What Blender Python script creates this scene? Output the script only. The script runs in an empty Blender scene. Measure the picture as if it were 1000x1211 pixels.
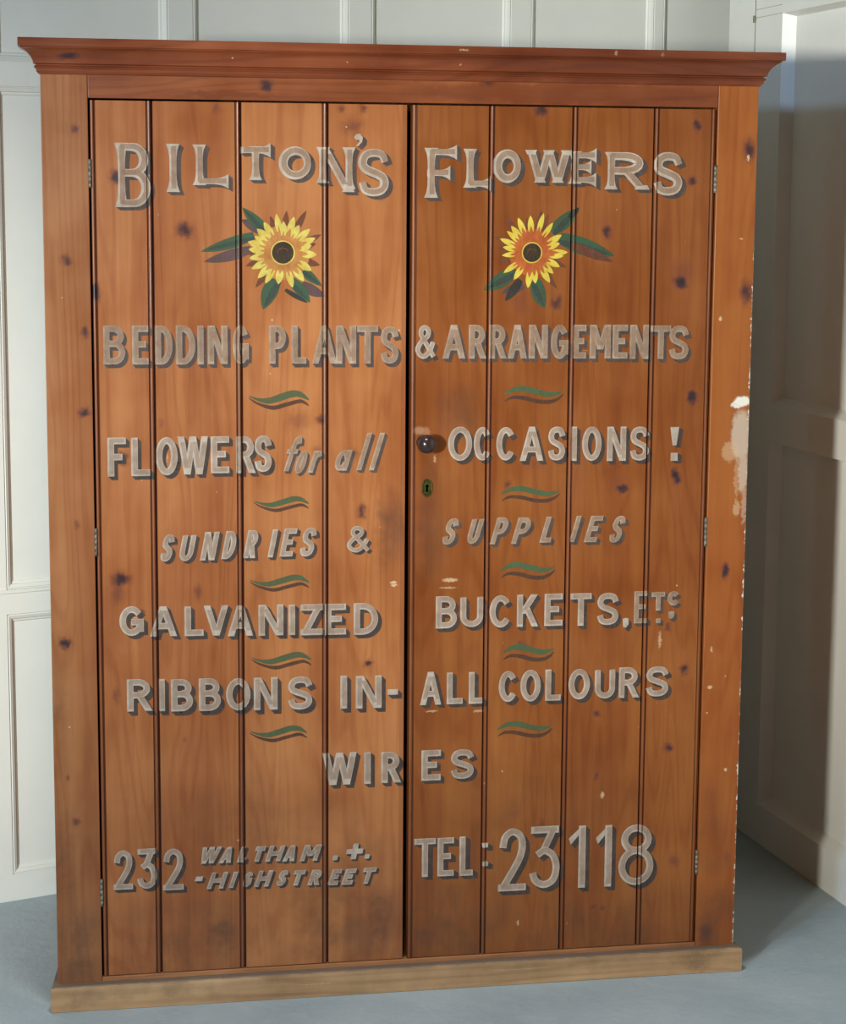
import bpy, bmesh, math, random
from mathutils import Vector, Matrix

random.seed(7)
C = bpy.context.scene.collection
scene = bpy.context.scene

# ------------------------------------------------------------------ camera
CAM = Vector((-0.0022, -4.2775, 1.7077))
YAW, PITCH, ROLL, FPX = 0.1808, -0.1488, 0.0070, 2454.82
cam_data = bpy.data.cameras.new('camera')
cam = bpy.data.objects.new('camera', cam_data)
C.objects.link(cam)
_f = Vector((math.sin(YAW) * math.cos(PITCH), math.cos(YAW) * math.cos(PITCH), math.sin(PITCH)))
_r = Vector((math.cos(YAW), -math.sin(YAW), 0))
_u = _r.cross(_f)
_r2 = math.cos(ROLL) * _r + math.sin(ROLL) * _u
_u2 = -math.sin(ROLL) * _r + math.cos(ROLL) * _u
m = Matrix.Identity(4)
for i in range(3):
    m[i][0], m[i][1], m[i][2], m[i][3] = _r2[i], _u2[i], -_f[i], CAM[i]
cam.matrix_world = m
cam_data.sensor_fit = 'HORIZONTAL'
cam_data.sensor_width = 36.0
cam_data.lens = 36.0 * FPX / 1000.0
cam_data.clip_start = 0.05
scene.camera = cam

# ------------------------------------------------------------------ light
scene.view_settings.view_transform = 'Standard'
scene.view_settings.look = 'None'
scene.view_settings.exposure = 0.0
scene.view_settings.gamma = 1.0
scene.view_settings.use_curve_mapping = False

world = bpy.data.worlds.new('room_light')
scene.world = world
world.use_nodes = True
bg = world.node_tree.nodes['Background']
bg.inputs['Color'].default_value = (1.0, 0.74, 0.36, 1)
bg.inputs['Strength'].default_value = 0.004


def area(name, loc, target, sx, sy, power, color, spread=180):
    d = bpy.data.lights.new(name, 'AREA')
    d.shape = 'RECTANGLE'
    d.size, d.size_y = sx, sy
    d.energy = power
    d.color = color
    d.spread = math.radians(spread)
    o = bpy.data.objects.new(name, d)
    C.objects.link(o)
    o.location = loc
    o.rotation_euler = (Vector(target) - Vector(loc)).to_track_quat('-Z', 'Y').to_euler()
    return o


def spot(name, loc, target, angle, power, color, radius):
    d = bpy.data.lights.new(name, 'SPOT')
    d.energy = power
    d.color = color
    d.spot_size = math.radians(angle)
    d.spot_blend = 1.0
    d.shadow_soft_size = radius
    o = bpy.data.objects.new(name, d)
    C.objects.link(o)
    o.location = loc
    o.rotation_euler = (Vector(target) - Vector(loc)).to_track_quat('-Z', 'Y').to_euler()
    return o


# lamps to the left of the camera, daylight further left, added spots filling left wall and floor
area('key_lamp', (-2.22, -4.68, 1.69), (0.75, 0.3, 1.0), 0.26, 0.28, 85, (1.0, 0.985, 0.90))
spot('key_spot', (-2.22, -4.68, 1.69), (1.75, 0.2, 1.78), 38, 950, (1.0, 0.985, 0.90), 0.13)
area('window_light', (-3.0, -4.5, 2.64), (0.8, 0.3, 0.9), 0.35, 0.35, 85, (0.5, 0.80, 1.25))
spot('left_wall_fill', (-3.0, -4.5, 2.64), (-0.85, 0.5, 1.05), 27, 1350, (0.92, 0.98, 0.94), 0.17)  # unseen spot added to brighten the left back wall
area('far_lamp', (-4.1, -7.0, 1.5), (0.75, 0.3, 1.0), 0.4, 0.4, 50, (1.0, 0.985, 0.9))
spot('floor_fill', (0.40, -0.95, 3.2), (0.75, -0.5, 0.0), 58, 170, (0.97, 1.0, 1.0), 0.2)  # overhead spot added to lift the floor in front of the wardrobe

# ------------------------------------------------------------------ measured positions on the wardrobe (metres: x, z)
WORDS = [
    (0,"BILTON'S",'serif',0.0158,0.00,(0.0093,0.0067),[('B',0.1499,0.2142,1.6909,1.8190),('I',0.2501,0.2722,1.7219,1.8182),('L',0.3064,0.3733,1.7361,1.8174),('T',0.3974,0.4595,1.7471,1.8151),('O',0.4769,0.5429,1.7495,1.8151),('N~',0.5586,0.6287,1.7244,1.8152),("'",0.6303,0.6496,1.8175,1.8431),('S',0.6410,0.7027,1.7164,1.8127)]),
    (1,'FLOWERS','serif',0.0167,0.00,(0.0098,0.0071),[('F',0.7843,0.8467,1.7140,1.8160),('L',0.8663,0.9184,1.7354,1.8151),('O',0.9246,0.9832,1.7463,1.8141),('W',0.9959,1.0885,1.7471,1.8142),('E',1.0904,1.1452,1.7451,1.8124),('R',1.1692,1.2539,1.7344,1.8117),('S',1.2707,1.3320,1.7227,1.8127)]),
    (0,'BEDDING','plain',0.0129,0.00,(0.0065,0.0077),[('B',0.1159,0.1602,1.3728,1.4520),('E',0.1739,0.2082,1.3724,1.4518),('D',0.2202,0.2564,1.3720,1.4516),('D',0.2633,0.3030,1.3717,1.4515),('I',0.3065,0.3204,1.3715,1.4514),('N',0.3282,0.3690,1.3721,1.4512),('G',0.3794,0.4126,1.3718,1.4510)]),
    (0,'PLANTS','plain',0.0133,0.00,(0.0067,0.0079),[('P',0.4546,0.4897,1.3721,1.4508),('L',0.5011,0.5319,1.3718,1.4506),('A',0.5443,0.5956,1.3714,1.4504),('N',0.5939,0.6365,1.3711,1.4502),('T',0.6383,0.6828,1.3708,1.4501),('S',0.6882,0.7258,1.3705,1.4481)]),
    (1,'&','plain',0.0101,0.00,(0.0068,0.0072),[('&',0.7617,0.8049,1.3806,1.4505)]),
    (1,'ARRANGEMENTS','plain',0.0133,0.00,(0.0069,0.0076),[('A',0.8193,0.8682,1.3802,1.4511),('R',0.8754,0.9136,1.3798,1.4509),('R',0.9191,0.9573,1.3796,1.4508),('A',0.9592,1.0013,1.3793,1.4506),('N',1.0049,1.0463,1.3790,1.4505),('G',1.0527,1.0914,1.3778,1.4503),('E',1.1007,1.1303,1.3784,1.4501),('M',1.1377,1.1841,1.3781,1.4500),('E',1.1878,1.2214,1.3778,1.4498),('N',1.2260,1.2681,1.3766,1.4496),('T',1.2719,1.3169,1.3763,1.4477),('S',1.3132,1.3565,1.3751,1.4475)]),
    (0,'FLOWERS','plain',0.0137,0.00,(0.0077,0.0077),[('F',0.1208,0.1587,1.1419,1.2225),('L',0.1690,0.2088,1.1420,1.2218),('O',0.2192,0.2643,1.1428,1.2220),('W',0.2643,0.3271,1.1437,1.2230),('E',0.3324,0.3709,1.1454,1.2223),('R',0.3849,0.4254,1.1445,1.2215),('S',0.4237,0.4590,1.1466,1.2228)]),
    (0,'for','plain',0.0103,0.30,(0.0053,0.0053),[('f',0.4766,0.5263,1.1438,1.2203),('o',0.5032,0.5387,1.1417,1.1898),('r',0.5334,0.5690,1.1430,1.1894)]),
    (0,'all','plain',0.0107,0.30,(0.0063,0.0054),[('a',0.5869,0.6298,1.1465,1.1903),('l',0.6370,0.6675,1.1467,1.2254),('l',0.6639,0.6909,1.1463,1.2251)]),
    (1,'OCCASIONS','plain',0.0127,0.00,(0.0082,0.0082),[('O',0.8330,0.8850,1.1632,1.2362),('C',0.8886,0.9253,1.1634,1.2347),('C',0.9372,0.9777,1.1626,1.2340),('A',0.9888,1.0405,1.1608,1.2342),('S',1.0507,1.0879,1.1609,1.2335),('I',1.1009,1.1130,1.1594,1.2331),('O',1.1251,1.1681,1.1588,1.2326),('N',1.1803,1.2225,1.1579,1.2319),('S',1.2319,1.2733,1.1580,1.2313)]),
    (1,'!','plain',0.0132,0.00,(0.0095,0.0057),[('!',1.3206,1.3406,1.1559,1.2294)]),
    (0,'SUNDRIES','plain',0.0112,0.20,(0.0070,0.0061),[('S',0.2239,0.2588,0.9619,1.0189),('U',0.2623,0.3026,0.9618,1.0198),('N',0.3079,0.3502,0.9624,1.0223),('D',0.3520,0.3890,0.9641,1.0232),('R',0.3979,0.4351,0.9648,1.0240),('I',0.4476,0.4742,0.9655,1.0248),('E',0.4742,0.5135,0.9665,1.0259),('S',0.5153,0.5564,0.9655,1.0268)]),
    (0,'&','plain',0.0090,0.00,(0.0063,0.0054),[('&',0.6175,0.6663,0.9721,1.0282)]),
    (1,'SUPPLIES','plain',0.0110,0.28,(0.0073,0.0064),[('S',0.8191,0.8613,0.9838,1.0403),('U',0.8723,0.9146,0.9844,1.0411),('P',0.9257,0.9701,0.9823,1.0400),('P',0.9720,1.0202,0.9821,1.0390),('L',1.0342,1.0743,0.9835,1.0396),('I',1.1005,1.1267,0.9831,1.0402),('E',1.1324,1.1766,0.9822,1.0394),('S',1.1860,1.2285,0.9801,1.0383)]),
    (0,'GALVANIZED','plain',0.0136,0.00,(0.0087,0.0078),[('G',0.1399,0.1905,0.8063,0.8691),('A',0.2027,0.2589,0.8033,0.8672),('L',0.2748,0.3145,0.8022,0.8654),('V',0.3153,0.3667,0.8017,0.8659),('A',0.3649,0.4183,0.7992,0.8645),('N',0.4299,0.4826,0.7981,0.8645),('I',0.4934,0.5078,0.7977,0.8632),('Z',0.5185,0.5672,0.7964,0.8629),('E',0.5708,0.6160,0.7957,0.8624),('D',0.6323,0.6850,0.7937,0.8624)]),
    (1,'BUCKETS','plain',0.0132,0.00,(0.0074,0.0083),[('B',0.8095,0.8556,0.8022,0.8723),('U',0.8629,0.9129,0.8033,0.8726),('C',0.9269,0.9743,0.8005,0.8709),('K',0.9874,1.0341,0.8005,0.8711),('E',1.0482,1.0886,0.8006,0.8714),('T',1.1055,1.1527,0.7988,0.8706),('S',1.1659,1.2134,0.7989,0.8699),(',',1.2236,1.2369,0.7911,0.8136)]),
    (1,'Etc','plain',0.0107,0.00,(0.0067,0.0067),[('E',1.2485,1.2800,0.8004,0.8717),('t',1.2873,1.3180,0.8274,0.8687),('.',1.2980,1.3095,0.7992,0.8105),('C',1.3235,1.3504,0.8377,0.8697),(',',1.3264,1.3399,0.8078,0.8256)]),
    (0,'RIBBONS','plain',0.0137,0.00,(0.0088,0.0096),[('R',0.1534,0.2061,0.6447,0.7137),('I',0.2184,0.2325,0.6430,0.7121),('B',0.2449,0.2909,0.6414,0.7106),('B',0.3033,0.3496,0.6401,0.7104),('O',0.3603,0.4121,0.6387,0.7083),('N',0.4193,0.4696,0.6375,0.7081),('S',0.4921,0.5436,0.6356,0.7074)]),
    (0,'IN-','plain',0.0145,0.00,(0.0091,0.0091),[('I',0.6035,0.6190,0.6339,0.7060),('N',0.6372,0.6930,0.6329,0.7042),('-',0.7058,0.7288,0.6606,0.6727)]),
    (1,'ALL','plain',0.0129,0.00,(0.0092,0.0074),[('A',0.7766,0.8229,0.6353,0.7079),('L',0.8349,0.8702,0.6352,0.7051),('L',0.8832,0.9158,0.6344,0.7045)]),
    (1,'COLOURS','plain',0.0131,0.00,(0.0084,0.0084),[('C',0.9494,0.9897,0.6355,0.7039),('O',0.9972,1.0424,0.6346,0.7050),('L',1.0527,1.0877,0.6346,0.7043),('O',1.1047,1.1522,0.6353,0.7032),('U',1.1635,1.2093,0.6351,0.7031),('R',1.2179,1.2639,0.6350,0.7032),('S',1.2801,1.3302,0.6355,0.7029)]),
    (0,'WIR','plain',0.0146,0.00,(0.0091,0.0082),[('W',0.5653,0.6394,0.4667,0.5377),('I',0.6550,0.6706,0.4659,0.5361),('R',0.6927,0.7361,0.4664,0.5349)]),
    (1,'ES','plain',0.0139,0.00,(0.0083,0.0074),[('E',0.7806,0.8233,0.4672,0.5350),('S',0.8457,0.8962,0.4680,0.5341)]),
    (0,'232','plain',0.0124,0.00,(0.0071,0.0071),[('2',0.1197,0.1604,0.2577,0.3442),('3',0.1694,0.2112,0.2569,0.3453),('2',0.2237,0.2675,0.2511,0.3426)]),
    (0,'WALTHAM','plain',0.0100,0.33,(0.0054,0.0054),[('W',0.2966,0.3505,0.3059,0.3424),('A',0.3415,0.3794,0.3050,0.3405),('L',0.3803,0.4102,0.3050,0.3397),('T',0.4120,0.4447,0.3043,0.3381),('H',0.4411,0.4857,0.3034,0.3382),('A',0.4775,0.5158,0.3017,0.3375),('M',0.5158,0.5652,0.3004,0.3362)]),
    (0,'.+.','plain',0.0096,0.20,(0.0046,0.0046),[('.',0.5864,0.6002,0.2986,0.3100),('+',0.6140,0.6574,0.2993,0.3343),('.',0.6565,0.6694,0.2988,0.3092)]),
    (0,'-HIGHSTREET','plain',0.0097,0.33,(0.0054,0.0054),[('-',0.2907,0.3096,0.2678,0.2781),('H',0.3158,0.3628,0.2488,0.2854),('I',0.3628,0.3827,0.2489,0.2846),('G',0.3899,0.4190,0.2490,0.2829),('H',0.4172,0.4599,0.2481,0.2840),('S',0.4636,0.4937,0.2479,0.2828),('T',0.4946,0.5303,0.2470,0.2810),('R',0.5322,0.5689,0.2459,0.2800),('E',0.5763,0.6094,0.2436,0.2787),('E',0.6058,0.6409,0.2429,0.2781),('T',0.6446,0.6853,0.2426,0.2788)]),
    (1,'TEL:','plain',0.0134,0.00,(0.0112,0.0075),[('T',0.7661,0.8138,0.2512,0.3380),('E',0.8176,0.8542,0.2507,0.3377),('L',0.8664,0.8965,0.2492,0.3383),('.',0.9170,0.9274,0.3104,0.3219),('.',0.9175,0.9279,0.2682,0.2797)]),
    (1,'23118','plain',0.0159,0.00,(0.0095,0.0095),[('2',0.9534,1.0161,0.2090,0.3514),('3',1.0236,1.0915,0.2118,0.3527),('1',1.1117,1.1501,0.2079,0.3501),('1',1.1732,1.2099,0.2075,0.3482),('8',1.2254,1.3060,0.2074,0.3466)]),
]
FLOURISHES = [
    (0,0.4119,0.5371,1.2772,1.3142),
    (0,0.4214,0.5368,1.0621,1.0925),
    (0,0.4116,0.5375,0.8929,0.9255),
    (0,0.4143,0.5418,0.7253,0.7591),
    (0,0.4098,0.5326,0.5672,0.5996),
    (1,0.9533,1.0823,1.2838,1.3198),
    (1,0.9496,1.0786,1.0715,1.1062),
    (1,0.9508,1.0702,0.9044,0.9413),
    (1,0.9578,1.0714,0.7239,0.7613),
    (1,0.9478,1.0704,0.5548,0.5908),
]
SUNFLOWERS = [
    (0,(0.4838,1.6003),0.0224,[(0.4705,1.6798),(0.4855,1.6645),(0.5075,1.6739),(0.5185,1.6569),(0.5405,1.6492),(0.5515,1.6306),(0.5436,1.6151),(0.5547,1.5964),(0.5436,1.5637),(0.5277,1.5418),(0.5040,1.5287),(0.4741,1.5356),(0.4474,1.5371),(0.4318,1.5480),(0.4193,1.5667),(0.4148,1.5884),(0.4133,1.6069),(0.4118,1.6224),(0.4259,1.6333),(0.4307,1.6487),(0.4448,1.6627)],
     [(0.5327,1.6864),(0.5635,1.6378),(0.5610,1.5746),(0.4919,1.6861),(0.4580,1.6751),(0.5531,1.6191),(0.4069,1.5728),(0.4070,1.5992),(0.4270,1.5293),(0.5547,1.5730)],
     [((0.4526,1.6427),(0.4007,1.6917),0.0230,'g'),((0.4385,1.6426),(0.3987,1.6671),0.0197,'p'),((0.4244,1.6354),(0.3153,1.6020),0.0230,'g'),((0.4180,1.6070),(0.3213,1.5814),0.0230,'p'),((0.4694,1.5449),(0.4425,1.4841),0.0328,'g'),((0.5167,1.5730),(0.5648,1.5318),0.0197,'g'),((0.5230,1.5355),(0.5711,1.5111),0.0230,'p'),((0.5009,1.5449),(0.5403,1.4980),0.0230,'g'),((0.4883,1.5246),(0.5356,1.4973),0.0098,'d')]),
    (1,(1.0090,1.6016),0.0197,[(1.0046,1.6788),(1.0333,1.6840),(1.0533,1.6642),(1.0728,1.6389),(1.0689,1.6214),(1.0867,1.6024),(1.0776,1.5944),(1.0697,1.5721),(1.0558,1.5578),(1.0488,1.5386),(1.0175,1.5370),(1.0012,1.5275),(0.9705,1.5450),(0.9484,1.5593),(0.9446,1.5957),(0.9460,1.6131),(0.9399,1.6305),(0.9547,1.6464),(0.9634,1.6574),(0.9778,1.6742)],
     [(0.9484,1.6785),(0.9262,1.6352),(0.9336,1.6131),(0.9334,1.5815),(1.0290,1.6900),(0.9958,1.6750),(1.0438,1.6815),(1.0846,1.5712),(1.0639,1.5258)],
     [((1.0504,1.6452),(1.1087,1.6952),0.0295,'g'),((1.0877,1.6755),(1.1094,1.6962),0.0131,'d'),((1.0687,1.6326),(1.1886,1.5956),0.0361,'g'),((1.0936,1.6183),(1.1855,1.5828),0.0197,'b'),((1.0174,1.5434),(1.0381,1.4849),0.0312,'g'),((0.9728,1.5641),(0.9063,1.5234),0.0312,'g'),((0.9930,1.5322),(0.9440,1.5164),0.0197,'p'),((0.9846,1.5450),(0.9524,1.5004),0.0197,'d')])]
KNOTS_LEFT_DOOR = [(0.1482,1.7514,0.0146,0.0128,0.90),(0.1006,1.5206,0.0128,0.0182,0.90),(0.2846,1.6455,0.0164,0.0146,0.80),(0.3501,1.8883,0.0091,0.0146,0.50),(0.6057,1.8937,0.0073,0.0091,0.60),(0.6512,1.8944,0.0091,0.0091,0.60),(0.6267,1.8566,0.0237,0.0182,0.50),(0.5619,1.2550,0.0109,0.0091,0.70),(0.5140,1.2520,0.0255,0.0182,0.40),(0.1518,1.1812,0.0128,0.0128,0.80),(0.2304,1.2519,0.0073,0.0091,0.40),(0.6499,1.0587,0.0109,0.0146,0.70),(0.1464,0.9250,0.0182,0.0146,0.90),(0.1373,0.9003,0.0164,0.0255,0.50),(0.3035,0.8958,0.0073,0.0164,0.50),(0.6653,0.7300,0.0091,0.0091,0.80),(0.6672,0.7207,0.0109,0.0164,0.25),(0.1323,0.6809,0.0073,0.0164,0.50),(0.1872,0.8523,0.0073,0.0073,0.70),(0.6870,1.7234,0.0091,0.0091,0.50),(0.4820,1.7475,0.0073,0.0073,0.20),(0.6352,1.1828,0.0091,0.0109,0.40),(0.5565,1.1893,0.0109,0.0109,0.35),(0.5504,0.1479,0.0401,0.0292,0.12),(0.7025,0.1641,0.0474,0.0619,0.35),(0.3492,0.1463,0.0474,0.0328,0.35),(0.7169,1.0211,0.0292,0.0619,0.35),(0.2757,0.5788,0.0055,0.0073,0.40),(0.6686,0.2805,0.0292,0.0146,0.20),(0.6225,1.2826,0.0073,0.0073,0.20)]
KNOTS_RIGHT_DOOR = [(1.0249,1.8964,0.0146,0.0128,0.80),(1.3627,1.8697,0.0091,0.0128,0.80),(1.3547,1.7550,0.0109,0.0109,0.80),(1.1718,1.6459,0.0109,0.0146,0.80),(1.1677,1.6671,0.0164,0.0255,0.30),(1.3361,1.5411,0.0146,0.0164,0.95),(1.3412,1.5608,0.0292,0.0328,0.40),(1.0642,1.4984,0.0128,0.0146,0.70),(0.9873,1.4968,0.0164,0.0328,0.40),(1.3673,1.2929,0.0128,0.0146,0.90),(1.2171,1.0989,0.0146,0.0109,0.85),(1.2055,1.1120,0.0219,0.0182,0.35),(1.3357,1.1227,0.0109,0.0146,0.95),(1.3375,1.0542,0.0073,0.0729,0.20),(1.3271,0.7891,0.0073,0.0091,0.60),(1.3642,0.6952,0.0109,0.0128,0.85),(1.3647,0.6781,0.0164,0.0437,0.20),(1.1726,0.5996,0.0091,0.0091,0.70),(1.3340,0.5188,0.0109,0.0109,0.80),(1.1734,0.4624,0.0091,0.0109,0.60),(0.9651,1.1107,0.0073,0.0091,0.60),(0.9997,0.7562,0.0128,0.0146,0.60),(1.1153,1.1209,0.0182,0.0474,0.30),(1.1717,0.1628,0.0073,0.0073,0.60),(1.1911,0.1598,0.0073,0.0073,0.60),(1.0492,0.3588,0.0091,0.0128,0.50),(1.3543,0.2585,0.0128,0.0164,0.50),(0.8403,1.2982,0.0364,0.0547,0.25),(0.7804,1.0470,0.0255,0.0729,0.25),(0.8338,0.1470,0.0255,0.0255,0.30),(0.7964,0.1144,0.0328,0.0255,0.25),(1.2698,0.4524,0.0073,0.0109,0.30),(1.2367,1.3974,0.0109,0.0146,0.40),(1.0162,1.1553,0.0255,0.0164,0.35),(0.9880,0.3847,0.0219,0.0146,0.30),(0.8354,1.2356,0.0292,0.0182,0.25),(1.3691,1.0165,0.0073,0.0474,0.15)]
KNOTS_LEFT_STILE = [(0.0673,1.8442,0.0073,0.0109,0.70),(0.0459,1.5837,0.0109,0.0128,0.70),(0.0788,1.4388,0.0091,0.0109,0.70),(0.0760,1.2750,0.0128,0.0109,0.85),(0.0566,1.0430,0.0073,0.0091,0.50),(0.0281,0.7952,0.0128,0.0128,0.95),(0.0438,0.4102,0.0091,0.0091,0.60),(0.0523,1.8440,0.0182,0.0128,0.20),(0.0804,1.9241,0.0055,0.0055,0.30),(0.0280,0.5080,0.0036,0.0036,0.50)]
KNOTS_RIGHT_STILE = [(1.4787,1.8199,0.0128,0.0219,0.80),(1.4807,1.5196,0.0146,0.0255,0.75),(1.4514,0.9125,0.0091,0.0164,0.85),(1.4304,0.0866,0.0182,0.0219,0.60),(1.4747,0.2614,0.0091,0.0182,0.40),(1.3956,0.9793,0.0109,0.0292,0.40)]
KNOTS_TOP_RAIL = [(0.4511,1.9368,0.0164,0.0109,0.80),(0.9100,1.9512,0.0146,0.0091,0.80),(0.7557,1.9537,0.0091,0.0055,0.40)]
KNOTS_CORNICE = [(0.0549,1.9864,0.0237,0.0073,0.85),(1.0224,1.9909,0.0164,0.0073,0.50),(0.3064,1.9895,0.0182,0.0036,0.25)]

# ------------------------------------------------------------------ mesh helpers
class MB:
    """Collects faces of one mesh; each face has a material slot and a 'tone' and 'groove' value."""
    def __init__(self):
        self.v, self.f, self.mi, self.tone, self.gr, self.sm = [], [], [], [], [], []

    def face(self, pts, mi=0, tone=0.5, gr=0.0, smooth=False):
        n = len(self.v)
        self.v += [tuple(p) for p in pts]
        self.f.append(tuple(range(n, n + len(pts))))
        self.mi.append(mi); self.tone.append(tone); self.gr.append(gr); self.sm.append(smooth)

    def box(self, x0, x1, y0, y1, z0, z1, mi=0, tone=0.5, gr=0.0):
        p = [(x, y, z) for x in (x0, x1) for y in (y0, y1) for z in (z0, z1)]
        for q in ((0, 1, 3, 2), (4, 6, 7, 5), (0, 4, 5, 1), (2, 3, 7, 6), (0, 2, 6, 4), (1, 5, 7, 3)):
            self.face([p[i] for i in q], mi, tone, gr)

    def build(self, name, mats, parent=None, merge=True, bevel=0):
        me = bpy.data.meshes.new(name)
        me.from_pydata(self.v, [], self.f)
        if not isinstance(mats, (list, tuple)):
            mats = [mats]
        for mm in mats:
            me.materials.append(mm)
        a = me.attributes.new('tone', 'FLOAT', 'FACE')
        b = me.attributes.new('groove', 'FLOAT', 'FACE')
        a.data.foreach_set('value', self.tone)
        b.data.foreach_set('value', self.gr)
        me.polygons.foreach_set('material_index', self.mi)
        me.polygons.foreach_set('use_smooth', self.sm)
        if merge:
            bm = bmesh.new(); bm.from_mesh(me)
            bmesh.ops.remove_doubles(bm, verts=bm.verts, dist=1e-5)
            bmesh.ops.recalc_face_normals(bm, faces=bm.faces)
            bm.to_mesh(me); bm.free()
        me.update()
        o = bpy.data.objects.new(name, me)
        C.objects.link(o)
        if bevel:
            md = o.modifiers.new('bevel', 'BEVEL'); md.width = bevel; md.segments = 2
            md.limit_method = 'ANGLE'; md.angle_limit = math.radians(40)
        if parent is not None:
            o.parent = parent
            if parent.type == 'EMPTY':
                o.location = -parent.location
        return o


# ------------------------------------------------------------------ materials
def lin(r, g, b):
    f = lambda c: (c / 12.92 if c <= 0.04045 else ((c + 0.055) / 1.055) ** 2.4)
    return (f(r / 255), f(g / 255), f(b / 255), 1.0)


def tint(rgb, m, k=1.0):
    c = lin(*rgb)
    return (c[0] * m[0] * k, c[1] * m[1] * k, c[2] * m[2] * k, 1.0)


class NT:
    def __init__(self, name):
        self.m = bpy.data.materials.new(name)
        self.m.use_nodes = True
        self.t = self.m.node_tree
        self.bsdf = self.t.nodes['Principled BSDF']
        self.out = self.t.nodes['Material Output']

    def n(self, kind, **kw):
        nd = self.t.nodes.new(kind)
        for k, v in kw.items():
            setattr(nd, k, v)
        return nd

    def link(self, a, b):
        self.t.links.new(a, b)

    def val(self, sock, v):
        if hasattr(v, 'is_linked') or hasattr(v, 'links'):
            self.link(v, sock)
        else:
            sock.default_value = v

    def math(self, op, a, b=None, c=None, clamp=False):
        nd = self.n('ShaderNodeMath', operation=op); nd.use_clamp = clamp
        self.val(nd.inputs[0], a)
        if b is not None: self.val(nd.inputs[1], b)
        if c is not None: self.val(nd.inputs[2], c)
        return nd.outputs[0]

    def vmath(self, op, a, b=None):
        nd = self.n('ShaderNodeVectorMath', operation=op)
        self.val(nd.inputs[0], a)
        if b is not None: self.val(nd.inputs[1], b)
        return nd.outputs['Value'] if op in ('LENGTH', 'DISTANCE', 'DOT_PRODUCT') else nd.outputs[0]

    def noise(self, vec, scale=1.0, detail=3.0, rough=0.5, dist=0.0):
        nd = self.n('ShaderNodeTexNoise')
        self.link(vec, nd.inputs['Vector'])
        nd.inputs['Scale'].default_value = scale
        nd.inputs['Detail'].default_value = detail
        nd.inputs['Roughness'].default_value = rough
        nd.inputs['Distortion'].default_value = dist
        return nd

    def ramp(self, fac, stops):
        nd = self.n('ShaderNodeValToRGB')
        els = nd.color_ramp.elements
        while len(els) < len(stops):
            els.new(0.5)
        for e, (p, c) in zip(els, stops):
            e.position = p; e.color = c
        self.link(fac, nd.inputs['Fac'])
        return nd.outputs['Color']

    def maprange(self, v, a, b, c, d, smooth=False):
        nd = self.n('ShaderNodeMapRange')
        nd.interpolation_type = 'SMOOTHSTEP' if smooth else 'LINEAR'
        self.val(nd.inputs['Value'], v)
        for s, x in zip(('From Min', 'From Max', 'To Min', 'To Max'), (a, b, c, d)):
            nd.inputs[s].default_value = x
        return nd.outputs['Result']

    def mix(self, fac, a, b, blend='MIX'):
        nd = self.n('ShaderNodeMix', data_type='RGBA', blend_type=blend)
        self.val(nd.inputs[0], fac)
        self.val(nd.inputs[6], a)
        self.val(nd.inputs[7], b)
        return nd.outputs[2]

    def coords(self):
        return self.n('ShaderNodeTexCoord').outputs['Object']

    def spots(self, vec, spots, inner, outer):
        """Largest of a set of soft elliptic masks (x, z, rx, rz, strength)."""
        total = None
        for x, z, rx, rz, s in spots:
            d = self.vmath('SUBTRACT', vec, (x, 0, z))
            d = self.vmath('MULTIPLY', d, (1 / rx, 0, 1 / rz))
            l = self.vmath('LENGTH', d)
            k = self.maprange(l, inner, outer, s, 0.0, True)
            total = k if total is None else self.math('MAXIMUM', total, k)
        return total


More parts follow.
